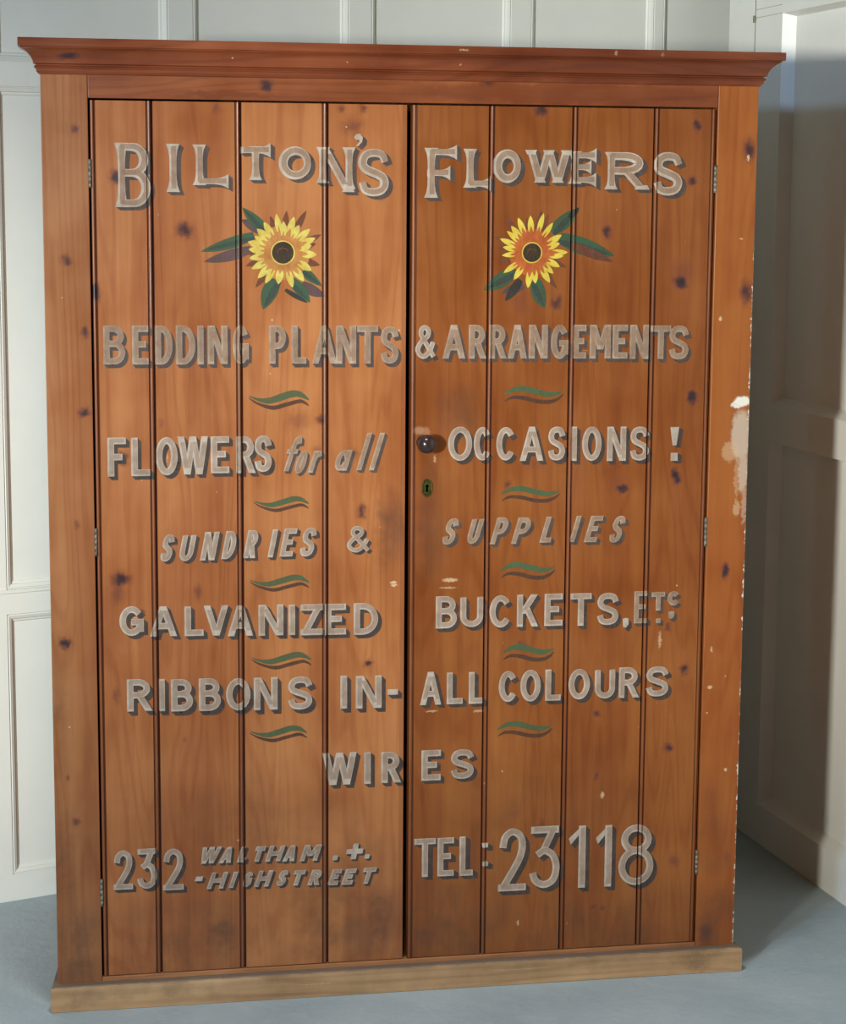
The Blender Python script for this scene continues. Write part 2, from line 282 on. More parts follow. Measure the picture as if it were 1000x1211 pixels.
def wood(name, light, dark, knots=(), marks=(), horizontal=False, rough=0.38, specks=0.5, patches=(),
         edge_chips=None, top_dirt=None, red=(95, 45, 24), grime_shade=()):
    t = NT(name)
    oc = t.coords()
    tone = t.n('ShaderNodeAttribute', attribute_name='tone').outputs['Fac']
    gro = t.n('ShaderNodeAttribute', attribute_name='groove').outputs['Fac']
    off = t.vmath('MULTIPLY', t.n('ShaderNodeCombineXYZ').outputs[0], (1, 1, 1))
    cx = t.n('ShaderNodeCombineXYZ')
    t.link(t.math('MULTIPLY', tone, 13.7), cx.inputs[0])
    t.link(t.math('MULTIPLY', tone, 7.3), cx.inputs[2])
    p = t.vmath('ADD', oc, cx.outputs[0])
    sc = (1.0, 1.0, 1.0)
    def aniso(across, along):
        return (along, across, across) if horizontal else (across, across, along)
    g1 = t.noise(t.vmath('MULTIPLY', p, aniso(90, 3.0)), 1, 4, 0.55)          # fine fibres
    g2 = t.noise(t.vmath('MULTIPLY', p, aniso(12, 0.8)), 1, 3, 0.5, 0.4)      # wide streaks
    g3 = t.noise(t.vmath('MULTIPLY', p, aniso(6.5, 0.75)), 1, 2, 0.5, 0.3)    # growth rings
    rings = t.math('SINE', t.math('MULTIPLY', g3.outputs['Fac'], 95.0))
    rings = t.maprange(rings, 0.1, 1.0, 0.0, 1.0, True)
    blotch = t.noise(oc, 5.0, 3, 0.55)
    f = t.math('MULTIPLY_ADD', g1.outputs['Fac'], 0.30, t.math('MULTIPLY', g2.outputs['Fac'], 0.75))
    f = t.math('ADD', f, t.math('MULTIPLY', t.math('SUBTRACT', tone, 0.5), 0.55))
    f = t.math('ADD', f, t.math('MULTIPLY', t.math('SUBTRACT', blotch.outputs['Fac'], 0.5), 0.55))
    f = t.math('SUBTRACT', f, t.math('MULTIPLY', rings, 0.085))
    midc = tuple((a * b) ** 0.5 for a, b in zip(light, dark))
    col = t.ramp(f, [(0.20, dark), (0.46, midc), (0.80, light)])
    # darker reddish varnish left in the hollows
    col = t.mix(gro, col, lin(*red))
    if knots:
        wob = t.noise(oc, 55.0, 3, 0.6)
        wv = t.vmath('ADD', oc, t.vmath('MULTIPLY', t.vmath('SUBTRACT', wob.outputs['Color'], (0.5, 0.5, 0.5)), (0.022, 0, 0.030)))
        k = t.spots(wv, knots, 0.05, 1.9)
        kc = t.ramp(k, [(0.0, lin(150, 84, 44)), (0.35, lin(118, 62, 42)), (0.62, lin(84, 48, 42)), (0.95, lin(44, 34, 38))])
        col = t.mix(t.math('MULTIPLY', k, 1.35, clamp=True), col, kc)
    if grime_shade:  # dirt stains; on doors and stiles also painted light falloff
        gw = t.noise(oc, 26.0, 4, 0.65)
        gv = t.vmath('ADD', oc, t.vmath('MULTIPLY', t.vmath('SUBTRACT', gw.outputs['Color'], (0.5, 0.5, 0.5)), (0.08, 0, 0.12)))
        k = t.spots(gv, grime_shade, 0.1, 1.5)
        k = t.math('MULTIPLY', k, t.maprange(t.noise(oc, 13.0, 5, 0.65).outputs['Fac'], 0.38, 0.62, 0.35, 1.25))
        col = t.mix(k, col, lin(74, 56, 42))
    if marks:
        wob = t.noise(oc, 260.0, 2, 0.6)
        wv = t.vmath('ADD', oc, t.vmath('MULTIPLY', t.vmath('SUBTRACT', wob.outputs['Color'], (0.5, 0.5, 0.5)), (0.012, 0, 0.008)))
        k = t.spots(wv, marks, 0.5, 1.1)
        col = t.mix(k, col, lin(214, 180, 142))
    if patches:
        for (lst, rgb, sc1, amt) in patches:
            wob = t.noise(oc, sc1, 5, 0.7)
            wv = t.vmath('ADD', oc, t.vmath('MULTIPLY', t.vmath('SUBTRACT', wob.outputs['Color'], (0.5, 0.5, 0.5)), (amt, 0, amt)))
            k = t.spots(wv, lst, 0.75, 1.12)
            col = t.mix(k, col, lin(*rgb))
    if specks:
        vo = t.n('ShaderNodeTexVoronoi')
        t.link(oc, vo.inputs['Vector']); vo.inputs['Scale'].default_value = 26
        s = t.maprange(vo.outputs['Distance'], 0.035, 0.06, 1.0, 0.0)
        sep = t.n('ShaderNodeSeparateColor'); t.link(vo.outputs['Color'], sep.inputs[0])
        s = t.math('MULTIPLY', s, t.math('GREATER_THAN', sep.outputs[0], 1.0 - specks * 0.25))
        col = t.mix(t.math('MULTIPLY', s, 0.8), col, lin(205, 178, 146))
    if top_dirt:
        sz = t.n('ShaderNodeSeparateXYZ'); t.link(oc, sz.inputs[0])
        nz = t.noise(oc, 45.0, 3, 0.6)
        e = t.math('ADD', sz.outputs[2], t.math('MULTIPLY', t.math('SUBTRACT', nz.outputs['Fac'], 0.5), 0.004))
        col = t.mix(t.maprange(e, top_dirt - .001, top_dirt + .001, 0, 0.8), col, lin(88, 76, 68))
    if edge_chips:
        ex, zlo, zhi, w = edge_chips
        sx = t.n('ShaderNodeSeparateXYZ'); t.link(oc, sx.inputs[0])
        nz = t.noise(oc, 60.0, 4, 0.7)
        e = t.math('SUBTRACT', sx.outputs[0], ex)
        e = t.math('ADD', e, t.math('MULTIPLY', t.math('SUBTRACT', nz.outputs['Fac'], 0.5), w * 9))
        e = t.math('MULTIPLY', t.math('GREATER_THAN', e, w * 1.15), t.math('LESS_THAN', sx.outputs[2], zhi))
        col = t.mix(e, col, lin(216, 208, 190))
    t.link(col, t.bsdf.inputs['Base Color'])
    rr = t.maprange(blotch.outputs['Fac'], 0.3, 0.7, rough - 0.05, rough + 0.09)
    t.link(rr, t.bsdf.inputs['Roughness'])
    t.bsdf.inputs['Specular IOR Level'].default_value = 0.42
    bp = t.n('ShaderNodeBump'); bp.inputs['Strength'].default_value = 0.18; bp.inputs['Distance'].default_value = 0.002
    t.link(g1.outputs['Fac'], bp.inputs['Height'])
    t.link(bp.outputs[0], t.bsdf.inputs['Normal'])
    return t.m


def paint_letters(name, rgb, rgb2, solid):
    """Old sign paint, worn so that the wood shows through in places."""
    t = NT(name)
    oc = t.coords()
    a = t.noise(oc, 38.0, 4, 0.6)
    b = t.noise(t.vmath('MULTIPLY', oc, (260, 100, 60)), 1, 3, 0.6)
    big = t.noise(oc, 11.0, 3, 0.55)
    col = t.mix(t.maprange(a.outputs['Fac'], 0.35, 0.65, 0, 1), lin(*rgb), lin(*rgb2))
    t.link(col, t.bsdf.inputs['Base Color'])
    t.bsdf.inputs['Roughness'].default_value = 0.5
    t.bsdf.inputs['Specular IOR Level'].default_value = 0.35
    k = t.math('ADD', t.math('MULTIPLY', b.outputs['Fac'], 0.5), t.math('MULTIPLY', big.outputs['Fac'], 0.9))
    alpha = t.maprange(k, 0.45, 0.95, min(1.0, solid + 0.22), max(0.0, solid - 0.25))
    tr = t.n('ShaderNodeBsdfTransparent')
    ms = t.n('ShaderNodeMixShader')
    t.link(alpha, ms.inputs[0]); t.link(tr.outputs[0], ms.inputs[1]); t.link(t.bsdf.outputs[0], ms.inputs[2])
    t.link(ms.outputs[0], t.out.inputs['Surface'])
    return t.m


def plain(name, rgb, rough=0.5, metallic=0.0, var=0.12, scale=30.0, rgb2=None, bump=0.0, spec=0.5):
    t = NT(name)
    oc = t.coords()
    nz = t.noise(oc, scale, 4, 0.6)
    c1 = lin(*rgb)
    c2 = lin(*rgb2) if rgb2 else tuple(max(0, x * (1 - var)) for x in c1[:3]) + (1,)
    col = t.mix(t.maprange(nz.outputs['Fac'], 0.35, 0.65, 0, 1), c1, c2)
    t.link(col, t.bsdf.inputs['Base Color'])
    t.bsdf.inputs['Roughness'].default_value = rough
    t.bsdf.inputs['Metallic'].default_value = metallic
    t.bsdf.inputs['Specular IOR Level'].default_value = spec
    if bump:
        bp = t.n('ShaderNodeBump'); bp.inputs['Strength'].default_value = bump; bp.inputs['Distance'].default_value = 0.004
        t.link(nz.outputs['Fac'], bp.inputs['Height']); t.link(bp.outputs[0], t.bsdf.inputs['Normal'])
    return t.m


def floor_paint():
    t = NT('blue_grey_floor_paint')
    oc = t.coords()
    big = t.noise(oc, 3.0, 5, 0.62)
    mid = t.noise(oc, 22.0, 5, 0.65)
    vo = t.n('ShaderNodeTexVoronoi'); t.link(oc, vo.inputs['Vector']); vo.inputs['Scale'].default_value = 9
    col = t.mix(t.maprange(big.outputs['Fac'], 0.3, 0.7, 0, 1), lin(172, 184, 187), lin(152, 166, 171))
    col = t.mix(t.maprange(mid.outputs['Fac'], 0.58, 0.75, 0, 0.45), col, lin(178, 188, 188))
    sep = t.n('ShaderNodeSeparateColor'); t.link(vo.outputs['Color'], sep.inputs[0])
    wob = t.math('ADD', vo.outputs['Distance'], t.math('MULTIPLY', t.math('SUBTRACT', mid.outputs['Fac'], 0.5), 0.25))
    s = t.math('MULTIPLY', t.maprange(wob, 0.02, 0.06, 1, 0), t.math('GREATER_THAN', sep.outputs[1], 0.72))
    col = t.mix(t.math('MULTIPLY', s, 0.75), col, lin(70, 76, 78))
    t.link(col, t.bsdf.inputs['Base Color'])
    t.bsdf.inputs['Roughness'].default_value = 0.55
    bp = t.n('ShaderNodeBump'); bp.inputs['Strength'].default_value = 0.6; bp.inputs['Distance'].default_value = 0.006
    t.link(mid.outputs['Fac'], bp.inputs['Height']); t.link(bp.outputs[0], t.bsdf.inputs['Normal'])
    return t.m


WALL = plain('cream_wall_paint', (232, 232, 221), 0.45, var=0.04, scale=6.0)
WALL_R = plain('white_door_paint', (234, 234, 224), 0.40, var=0.05, scale=5.0)
FLOOR = floor_paint()

PINE_L, PINE_D = (208, 142, 84), (140, 78, 38)
T_LD, T_RD, T_LS, T_RS = (.78, .71, .69), (.53, .41, .25), (.62, .55, .53), (.62, .47, .32)  # left tints paler: sheen on that side is mixed into the wood colour
DOOR_MARKS = [(0.8402, 0.907, .019, .005, .7), (0.836, 0.8905, .022, .0022, .5), (0.7175, 0.905, .009, .0035, .9),
              (0.7195, 0.899, .008, .003, .9), (0.802, 0.6212, .016, .0025, .55), (0.905, 0.6175, .014, .003, .5),
              (1.1858, 0.4177, .005, .009, .6), (1.3085, 0.762, .004, .022, .55), (0.772, 1.229, .016, .010, .28), (0.786, 1.226, .010, .012, .22),
              (0.805, 1.168, .003, .010, .5), (0.9995, 0.135, .0025, .008, .8), (1.12, 1.395, .018, .0015, .35),
              (0.236, 1.18, .010, .016, .5), (0.17, 0.845, .012, .003, .45)]
LEFT_GRIME_SHADE = [(0.30, 0.10, .26, .16, .34), (0.62, 0.16, .16, .22, .40), (0.42, 0.34, .30, .16, .22), (0.69, 0.16, .05, .10, .55), (0.35, 0.14, .06, .06, .5), (0.55, 0.12, .06, .05, .3), (0.71, 1.02, .03, .10, .4),  # broad low ovals paint light falloff into the wood, small ones are dirt
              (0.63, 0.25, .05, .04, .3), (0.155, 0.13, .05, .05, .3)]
RIGHT_GRIME_SHADE = [(0.86, 0.10, .16, .20, .40), (1.20, 0.08, .24, .14, .36), (1.02, 0.34, .26, .16, .20), (0.80, 0.14, .05, .07, .45), (0.80, 1.02, .035, .12, .35), (0.86, 1.27, .05, .06, .35), (1.0, 0.12, .06, .04, .25)]  # real smudges plus wide ovals darkening the foot as fading light would

W_LEFT_DOOR = wood('left_door_pine', tint(PINE_L, T_LD), tint(PINE_D, T_LD, 1.2), KNOTS_LEFT_DOOR, DOOR_MARKS, grime_shade=LEFT_GRIME_SHADE)
W_RIGHT_DOOR = wood('right_door_pine', tint(PINE_L, T_RD), tint(PINE_D, T_RD, 1.2), KNOTS_RIGHT_DOOR, DOOR_MARKS, grime_shade=RIGHT_GRIME_SHADE)
W_LEFT_STILE = wood('left_stile_pine', tint((212, 150, 92), T_LS), tint((140, 80, 40), T_LS, 1.3), KNOTS_LEFT_STILE, grime_shade=[(.045, .10, .07, .16, .55), (.03, .32, .05, .16, .35), (.012, .60, .02, .2, .25)])  # low ovals mix dirt with painted dimming near the floor
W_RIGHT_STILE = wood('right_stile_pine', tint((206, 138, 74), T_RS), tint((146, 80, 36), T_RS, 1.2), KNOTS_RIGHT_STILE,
                     marks=[(1.4765, 1.802, .0035, .009, 1.0), (1.4250, 1.462, .004, .006, .9), (1.4256, 0.738, .003, .008, .6),
                            (1.4241, 0.653, .006, .005, .8), (1.467, 1.632, .003, .002, .9), (1.466, 0.464, .004, .004, .9)],
                     patches=[([(1.4790, 1.210, .0235, .058, 1.0), (1.4860, 1.13, .012, .05, .9), (1.4900, 1.06, .006, .05, .5)], (186, 160, 138), 90, 0.03),
                              ([(1.4550, 1.175, .020, .022, .45), (1.4720, 1.12, .006, .05, .35), (1.4730, 1.05, .007, .02, .5)], (206, 170, 130), 110, 0.035),
                              ([(1.4800, 1.284, .020, .012, 1.0), (1.4650, 1.276, .012, .007, .9)], (228, 222, 206), 70, 0.02)],
                     grime_shade=[(1.455, .11, .06, .10, .45), (1.44, .30, .04, .14, .25)], edge_chips=(1.4920, 0, 1.62, 0.0035))  # foot of the stile: dirt together with painted-in loss of light
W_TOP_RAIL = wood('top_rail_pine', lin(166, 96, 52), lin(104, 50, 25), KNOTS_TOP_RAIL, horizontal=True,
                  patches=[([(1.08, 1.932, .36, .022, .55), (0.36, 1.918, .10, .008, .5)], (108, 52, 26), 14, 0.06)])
W_BOTTOM_RAIL = wood('bottom_rail_pine', lin(190, 130, 84), lin(120, 74, 44), horizontal=True)
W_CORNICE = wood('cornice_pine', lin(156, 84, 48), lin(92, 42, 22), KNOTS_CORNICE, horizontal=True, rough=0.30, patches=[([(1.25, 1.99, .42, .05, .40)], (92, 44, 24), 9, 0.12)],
                 marks=[(0.85, 2.012, .012, .002, .6), (0.848, 1.985, .002, .002, .9), (1.17, 2.012, .003, .006, .6), (1.27, 2.01, .003, .006, .5)])
W_PLINTH = wood('plinth_pine', lin(218, 178, 130), lin(146, 108, 72), horizontal=True, rough=0.6, specks=0.2,
                grime_shade=[(.3, .05, .5, .03, .28), (1.1, .05, .5, .025, .25), (.05, .03, .04, .03, .35), (1.42, .03, .10, .02, .35), (.8, .02, .3, .02, .15)],
                marks=[(.55, .03, .05, .0012, .4), (1.0, .036, .08, .001, .4)], top_dirt=0.0540)
W_SIDE = wood('carcass_pine', lin(190, 130, 78), lin(130, 78, 40))

M_KNOB = plain('dark_polished_knob', (52, 38, 36), 0.22, scale=40)
M_BRASS = plain('tarnished_brass', (150, 138, 70), 0.38, 1.0, scale=120, rgb2=(96, 96, 62))
M_STEEL = plain('worn_hinge_steel', (150, 144, 126), 0.55, 0.5, scale=90, rgb2=(96, 88, 74))
M_HOLE = plain('keyhole_dark', (3, 3, 3), 0.95, spec=0.0)
M_FACE = paint_letters('cream_sign_paint', (202, 186, 168), (182, 162, 142), 0.86)
M_CORE = paint_letters('dull_sign_paint', (178, 155, 136), (160, 133, 112), 0.78)
M_SHADE = paint_letters('grey_shade_paint', (84, 68, 58), (70, 58, 54), 0.84)
M_FACE_F = paint_letters('faded_cream_sign_paint', (196, 172, 150), (174, 146, 122), 0.66)
M_CORE_F = paint_letters('faded_dull_sign_paint', (172, 142, 116), (158, 124, 98), 0.62)
M_SHADE_F = paint_letters('faded_grey_shade_paint', (96, 80, 72), (84, 70, 64), 0.72)
M_GREEN = paint_letters('leaf_green_paint', (54, 92, 66), (66, 84, 58), 0.92)
M_GREEN2 = paint_letters('swash_green_paint', (74, 98, 66), (84, 92, 60), 0.9)
M_GREEN3 = paint_letters('leaf_shade_green_paint', (58, 76, 64), (66, 68, 62), 0.85)
M_BROWN = paint_letters('swash_brown_paint', (92, 62, 44), (80, 56, 46), 0.85)
M_YELLOW = paint_letters('petal_yellow_paint', (222, 206, 104), (206, 176, 78), 0.92)
M_YELLOW2 = paint_letters('petal_deep_yellow_paint', (226, 206, 84), (214, 182, 66), 0.96)
M_TAN = paint_letters('petal_tan_paint', (204, 142, 78), (190, 122, 62), 0.75)
M_ORANGE = paint_letters('petal_orange_paint', (196, 108, 52), (178, 84, 40), 0.85)
M_DISK = paint_letters('flower_disk_paint', (62, 44, 34), (48, 36, 32), 1.0)
M_PURPLE = paint_letters('leaf_purple_paint', (98, 74, 74), (84, 68, 66), 0.85)
M_SEPAL = paint_letters('sepal_brown_paint', (122, 70, 48), (104, 62, 46), 0.85)
M_DARKLEAF = paint_letters('dark_leaf_paint', (52, 50, 46), (60, 56, 48), 0.92)

# ------------------------------------------------------------------ the setting
b = MB(); b.face([(-4, -6, 0), (4, -6, 0), (4, 2.6, 0), (-4, 2.6, 0)])
floor = b.build('floor', FLOOR); floor['kind'] = 'structure'

PROFILE = [(0, 0), (.0015, .0045), (.0045, .0008), (.012, .0045), (.0135, .0090), (.018, .0100), (.021, .0130)]


def panelled(b, u_edges, rows, z_top, xf, depth_profile, field_tone=0.5):
    """Rails and stiles left standing around sunk panels. u_edges: (u0,u1) openings; rows: (z0,z1) openings; xf(u, d, z)->point."""
    umin, umax = u_edges[0][0] - 0.08, u_edges[-1][1] + 0.08
    us = [umin] + [e for o in u_edges for e in o] + [umax]
    zs = [0.0] + [e for o in rows for e in o] + [z_top]
    for i in range(len(us) - 1):
        for j in range(len(zs) - 1):
            u0, u1, z0, z1 = us[i], us[i + 1], zs[j], zs[j + 1]
            if u1 <= u0 or z1 <= z0:
                continue
            if i % 2 == 1 and j % 2 == 1:
                for (t0, d0), (t1, d1) in zip(depth_profile[:-1], depth_profile[1:]):
                    A = [(u0 + t0, z0 + t0), (u1 - t0, z0 + t0), (u1 - t0, z1 - t0), (u0 + t0, z1 - t0)]
                    B = [(u0 + t1, z0 + t1), (u1 - t1, z0 + t1), (u1 - t1, z1 - t1), (u0 + t1, z1 - t1)]
                    for k in range(4):
                        l = (k + 1) % 4
                        b.face([xf(A[k][0], d0, A[k][1]), xf(A[l][0], d0, A[l][1]), xf(B[l][0], d1, B[l][1]), xf(B[k][0], d1, B[k][1])])
                t, d = depth_profile[-1]
                b.face([xf(u0 + t, d, z0 + t), xf(u1 - t, d, z0 + t), xf(u1 - t, d, z1 - t), xf(u0 + t, d, z1 - t)])
            else:
                b.face([xf(u0, 0, z0), xf(u1, 0, z0), xf(u1, 0, z1), xf(u0, 0, z1)])


ANG = 0.3385
def back_xf(u, d, z):
    return (u * math.cos(ANG) - d * math.sin(ANG), 0.7593 + u * math.sin(ANG) + d * math.cos(ANG), z)
b = MB()
cols = [(-1.62, -1.20), (-1.12, -0.68), (-0.60, -0.185), (-0.109, 0.326), (0.389, 0.818), (0.880, 1.299), (1.36, 1.762), (1.79, 2.2)]
panelled(b, cols, [(0.066, 0.716), (0.776, 1.965), (2.022, 2.62)], 2.75, back_xf, PROFILE)
wall_back = b.build('wall_back', WALL); wall_back['kind'] = 'structure'
# thin shadow gap where the upper panelling meets the lower
b = MB()
for z0, z1, d0, d1 in ((0.768, 0.776, -0.004, -0.004),):
    P = lambda u, d, z: back_xf(u, d, z)
    b.face([P(-1.7, -.004, z0), P(2.2, -.004, z0), P(2.2, -.004, z1), P(-1.7, -.004, z1)])
    b.face([P(-1.7, 0, z0), P(2.2, 0, z0), P(2.2, -.004, z0), P(-1.7, -.004, z0)])
    b.face([P(-1.7, 0, z1), P(2.2, 0, z1), P(2.2, -.004, z1), P(-1.7, -.004, z1)])
trim = b.build('trim_1', WALL); trim['kind'] = 'structure'

# right wall: a post by the corner, then a tall panelled door leaf
RA = -0.0816
def right_xf(y, d, z):           # y along the wall towards the camera is decreasing; d = into the wall
    return (1.9366 - math.tan(0.0816) * y + d, y, z)
b = MB()
y_corner, y_gap = 1.227, 1.058
for (ya, yb) in ((y_corner, y_gap),):
    b.face([right_xf(ya, 0, 0), right_xf(yb, 0, 0), right_xf(yb, 0, 2.75), right_xf(ya, 0, 2.75)])
    b.face([right_xf(ya, 0, 0), right_xf(ya, 0.5, 0), right_xf(ya, 0.5, 2.75), right_xf(ya, 0, 2.75)])
    b.face([right_xf(yb, 0, 0), right_xf(yb, 0.03, 0), right_xf(yb, 0.03, 2.75), right_xf(yb, 0, 2.75)], 1)
b.face([right_xf(y_gap, .03, 0), right_xf(y_gap - .004, .03, 0), right_xf(y_gap - .004, .03, 2.75), right_xf(y_gap, .03, 2.75)])
b.face([right_xf(-0.75, 0, 0), right_xf(-2.2, 0, 0), right_xf(-2.2, 0, 2.75), right_xf(-0.75, 0, 2.75)])
wall_right = b.build('wall_right', [WALL_R, plain('gap_shade', (96, 94, 86), 0.8)]); wall_right['kind'] = 'structure'  # second slot: dark colour painting the shade inside the door gap
b = MB()
RP = [(0, 0), (.0015, 0.0), (.004, .003), (.012, .030)]
yf = lambda u, d, z: right_xf(y_gap - .004 - u, d, z)
us = [(0.0, 0.165), (0.165, 1.62), (1.62, 1.80)]
zs = [(0, .108), (.108, 1.090), (1.090, 1.1865), (1.1865, 2.187), (2.187, 2.75)]
RPROF = [(0, 0), (.004, .003), (.0055, .030)]
RPROF_W = [(0, 0), (.003, .002), (.016, .030)]
for i, (u0, u1) in enumerate(us):
    for j, (z0, z1) in enumerate(zs):
        if i == 1 and j in (1, 3):
            s = .018; t = .020
            O = [(u0, z0), (u1, z0), (u1, z1), (u0, z1)]
            I = [(u0 + s, z0 + t), (u1 - s, z0 + t), (u1 - s, z1 - s * .5), (u0 + s, z1 - s * .5)]
            for k in range(4):
                l = (k + 1) % 4
                b.face([yf(O[k][0], 0, O[k][1]), yf(O[l][0], 0, O[l][1]), yf(I[l][0], .03, I[l][1]), yf(I[k][0], .03, I[k][1])], 0)
            b.face([yf(x, .03, z) for x, z in I])
        else:
            b.face([yf(u0, 0, z0), yf(u1, 0, z0), yf(u1, 0, z1), yf(u0, 0, z1)])
b.face([yf(0, 0, 0), yf(0, .03, 0), yf(0, .03, 2.75), yf(0, 0, 2.75)])
# hairline joints of the top rail
for z in (2.187, 2.208):
    b.face([yf(0.0, -.0006, z), yf(.165, -.0006, z), yf(.165, -.0006, z + .0012), yf(0.0, -.0006, z + .0012)], 1)
door_1 = b.build('door_1', [WALL_R, plain('paint_crack', (150, 150, 142), 0.7)]); door_1['kind'] = 'structure'
b = MB()
hx = right_xf(y_gap - .002, 0, 0)
b.box(hx[0] - .006, hx[0] + .004, hx[1] - .004, hx[1] + .004, 2.176, 2.194)
hinge = b.build('hinge', M_STEEL, door_1, bevel=0.001)

# ------------------------------------------------------------------ the wardrobe
W, D = 1.4959, 0.68
ward = bpy.data.objects.new('wardrobe', None)
C.objects.link(ward)
ward.location = (W / 2, D / 2, 0)
ward.empty_display_size = 0.3
ward['label'] = 'tall old pine two-door cupboard hand-painted with a florist sign and two sunflowers'
ward['category'] = 'wardrobe'
Z_STILE = 1.962


def board(name, x0, x1, y0, y1, z0, z1, mat, tone=0.5, bevel=0.0015):
    b = MB(); b.box(x0, x1, y0, y1, z0, z1, 0, tone)
    return b.build(name, mat, ward, bevel=bevel)


board('stile', 0, 0.0925, 0, 0.024, 0.0, Z_STILE, W_LEFT_STILE, 0.45)
st_r = board('stile', 1.4075, W, 0, 0.024, 0.0, Z_STILE, W_RIGHT_STILE, 0.62)
st_r['label'] = 'right stile with a splash of white plaster on its edge'
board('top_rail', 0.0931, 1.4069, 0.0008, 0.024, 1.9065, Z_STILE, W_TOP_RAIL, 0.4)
board('bottom_rail', 0.0931, 1.4069, 0.0008, 0.024, 0.0, 0.0675, W_BOTTOM_RAIL, 0.5)
board('side_panel', 0.001, 0.021, 0.0245, D, 0.0, 1.99, W_SIDE, 0.3)
board('side_panel', W - .021, W - .001, 0.0245, D, 0.0, 1.99, W_SIDE, 0.7)
board('back_panel', 0.0215, W - .0215, D - .015, D, 0.0, 1.99, W_SIDE, 0.2)
board('top_panel', 0.0215, W - .0215, 0.0245, D - .0155, 1.96, 1.98, W_SIDE, 0.6)
board('base_panel', 0.0215, W - .0215, 0.0245, D - .0155, 0.045, 0.060, W_SIDE, 0.6)


def mitred(name, prof, mat, y_back, taper=1.0, tones=(0.35, 0.45, 0.6)):
    """Moulding carried round left side, front and right side; prof: (projection, z)."""
    b = MB()
    for (p0, z0), (p1, z1) in zip(prof[:-1], prof[1:]):
        L0, L1 = [(-p0 * taper, y_back, z0), (-p0, -p0, z0)], [(-p1 * taper, y_back, z1), (-p1, -p1, z1)]
        b.face([L0[0], L0[1], L1[1], L1[0]], 0, tones[0])
        b.face([(-p0, -p0, z0), (W + p0, -p0, z0), (W + p1, -p1, z1), (-p1, -p1, z1)], 0, tones[1])
        b.face([(W + p0, -p0, z0), (W + p0 * taper, y_back, z0), (W + p1 * taper, y_back, z1), (W + p1, -p1, z1)], 0, tones[2])
    for z, pp in ((prof[0][1], prof[0][0]), (prof[-1][1], prof[-1][0])):
        b.face([(-pp * taper, y_back, z), (-pp, -pp, z), (W + pp, -pp, z), (W + pp * taper, y_back, z)], 0, 0.5)
    ring = [(-p * taper, y_back, z) for p, z in prof] + [(W + p * taper, y_back, z) for p, z in reversed(prof)]
    b.face(ring, 0, 0.5)
    return b.build(name, mat, ward)


cor = [(0.0006, 1.9515), (0.004, 1.9535), (0.0075, 1.958), (0.0075, 1.9625), (0.0095, 1.9632), (0.0118, 1.9655), (0.0098, 1.968),
       (0.0070, 1.9688), (0.0070, 1.9705)]
for k in range(9):                       # the hollow of the cornice
    a = k / 8 * math.pi / 2
    cor.append((0.0385 - 0.0255 * math.cos(a), 1.9725 + 0.0285 * math.sin(a) * (0.62 + 0.38 * k / 8)))
cor += [(0.0350, 2.0012), (0.0350, 2.0028), (0.0418, 2.0034), (0.0424, 2.0055), (0.0424, 2.0190), (0.0415, 2.0200)]
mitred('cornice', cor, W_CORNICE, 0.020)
board('roof_board', 0.001, W - .001, 0.0205, D, 1.9905, 2.004, W_SIDE, 0.5)
pl = [(0.0145, 0.0), (0.0160, 0.001), (0.0163, 0.047), (0.0150, 0.0535), (0.0120, 0.0565), (0.0006, 0.0585)]
b = None
mitred('plinth', pl, W_PLINTH, 0.10, 0.05)


def door_profile(x0, x1, joints, mirror):
    """Front line of a matchboarded door: list of (x, y, groove value, board index)."""
    Y = 0.004
    P = [(x0, Y, 0.3, 0)]
    def bead(xa, xb, k, g):
        for i in range(7):
            a = math.pi * i / 6
            P.append((xa + (xb - xa) * (0.5 - 0.5 * math.cos(a)), Y + 0.0028 - 0.0045 * math.sin(a), g, k))
    if not mirror:                       # bead on the hanging edge
        bead(x0 + .0005, x0 + .0075, 0, .55); P.append((x0 + .0095, Y + .0035, .9, 0)); P.append((x0 + .0108, Y, 0, 0))
    else:                                # bead on the meeting edge
        bead(x0 + .0005, x0 + .0095, 0, .35); P.append((x0 + .0108, Y + .0025, .8, 0)); P.append((x0 + .0118, Y, 0, 0))
    for k, j in enumerate(joints):
        if not mirror:
            P.append((j - .0085, Y, 0, k)); P.append((j - .0075, Y + .0034, .9, k)); P.append((j - .0060, Y + .0034, .9, k))
            bead(j - .0058, j + .0014, k, .62)
            P.append((j + .0018, Y + .0075, 1, k)); P.append((j + .0046, Y + .0075, 1, k)); P.append((j + .0056, Y, .6, k + 1)); 
        else:
            P.append((j - .0056, Y, 0, k)); P.append((j - .0048, Y + .0075, 1, k)); P.append((j - .0022, Y + .0075, 1, k))
            bead(j - .0018, j + .0056, k + 1, .45)
            P.append((j + .0058, Y + .0030, .9, k + 1)); P.append((j + .0070, Y + .0030, .9, k + 1)); P.append((j + .0080, Y, .5, k + 1))
    P.append((x1 - .0095, Y, 0, len(joints)))
    if mirror:
        P.append((x1 - .0088, Y + .003, .9, len(joints))); bead(x1 - .0080, x1 - .0010, len(joints), .5)
    P.append((x1, Y, .3, len(joints)))
    return P


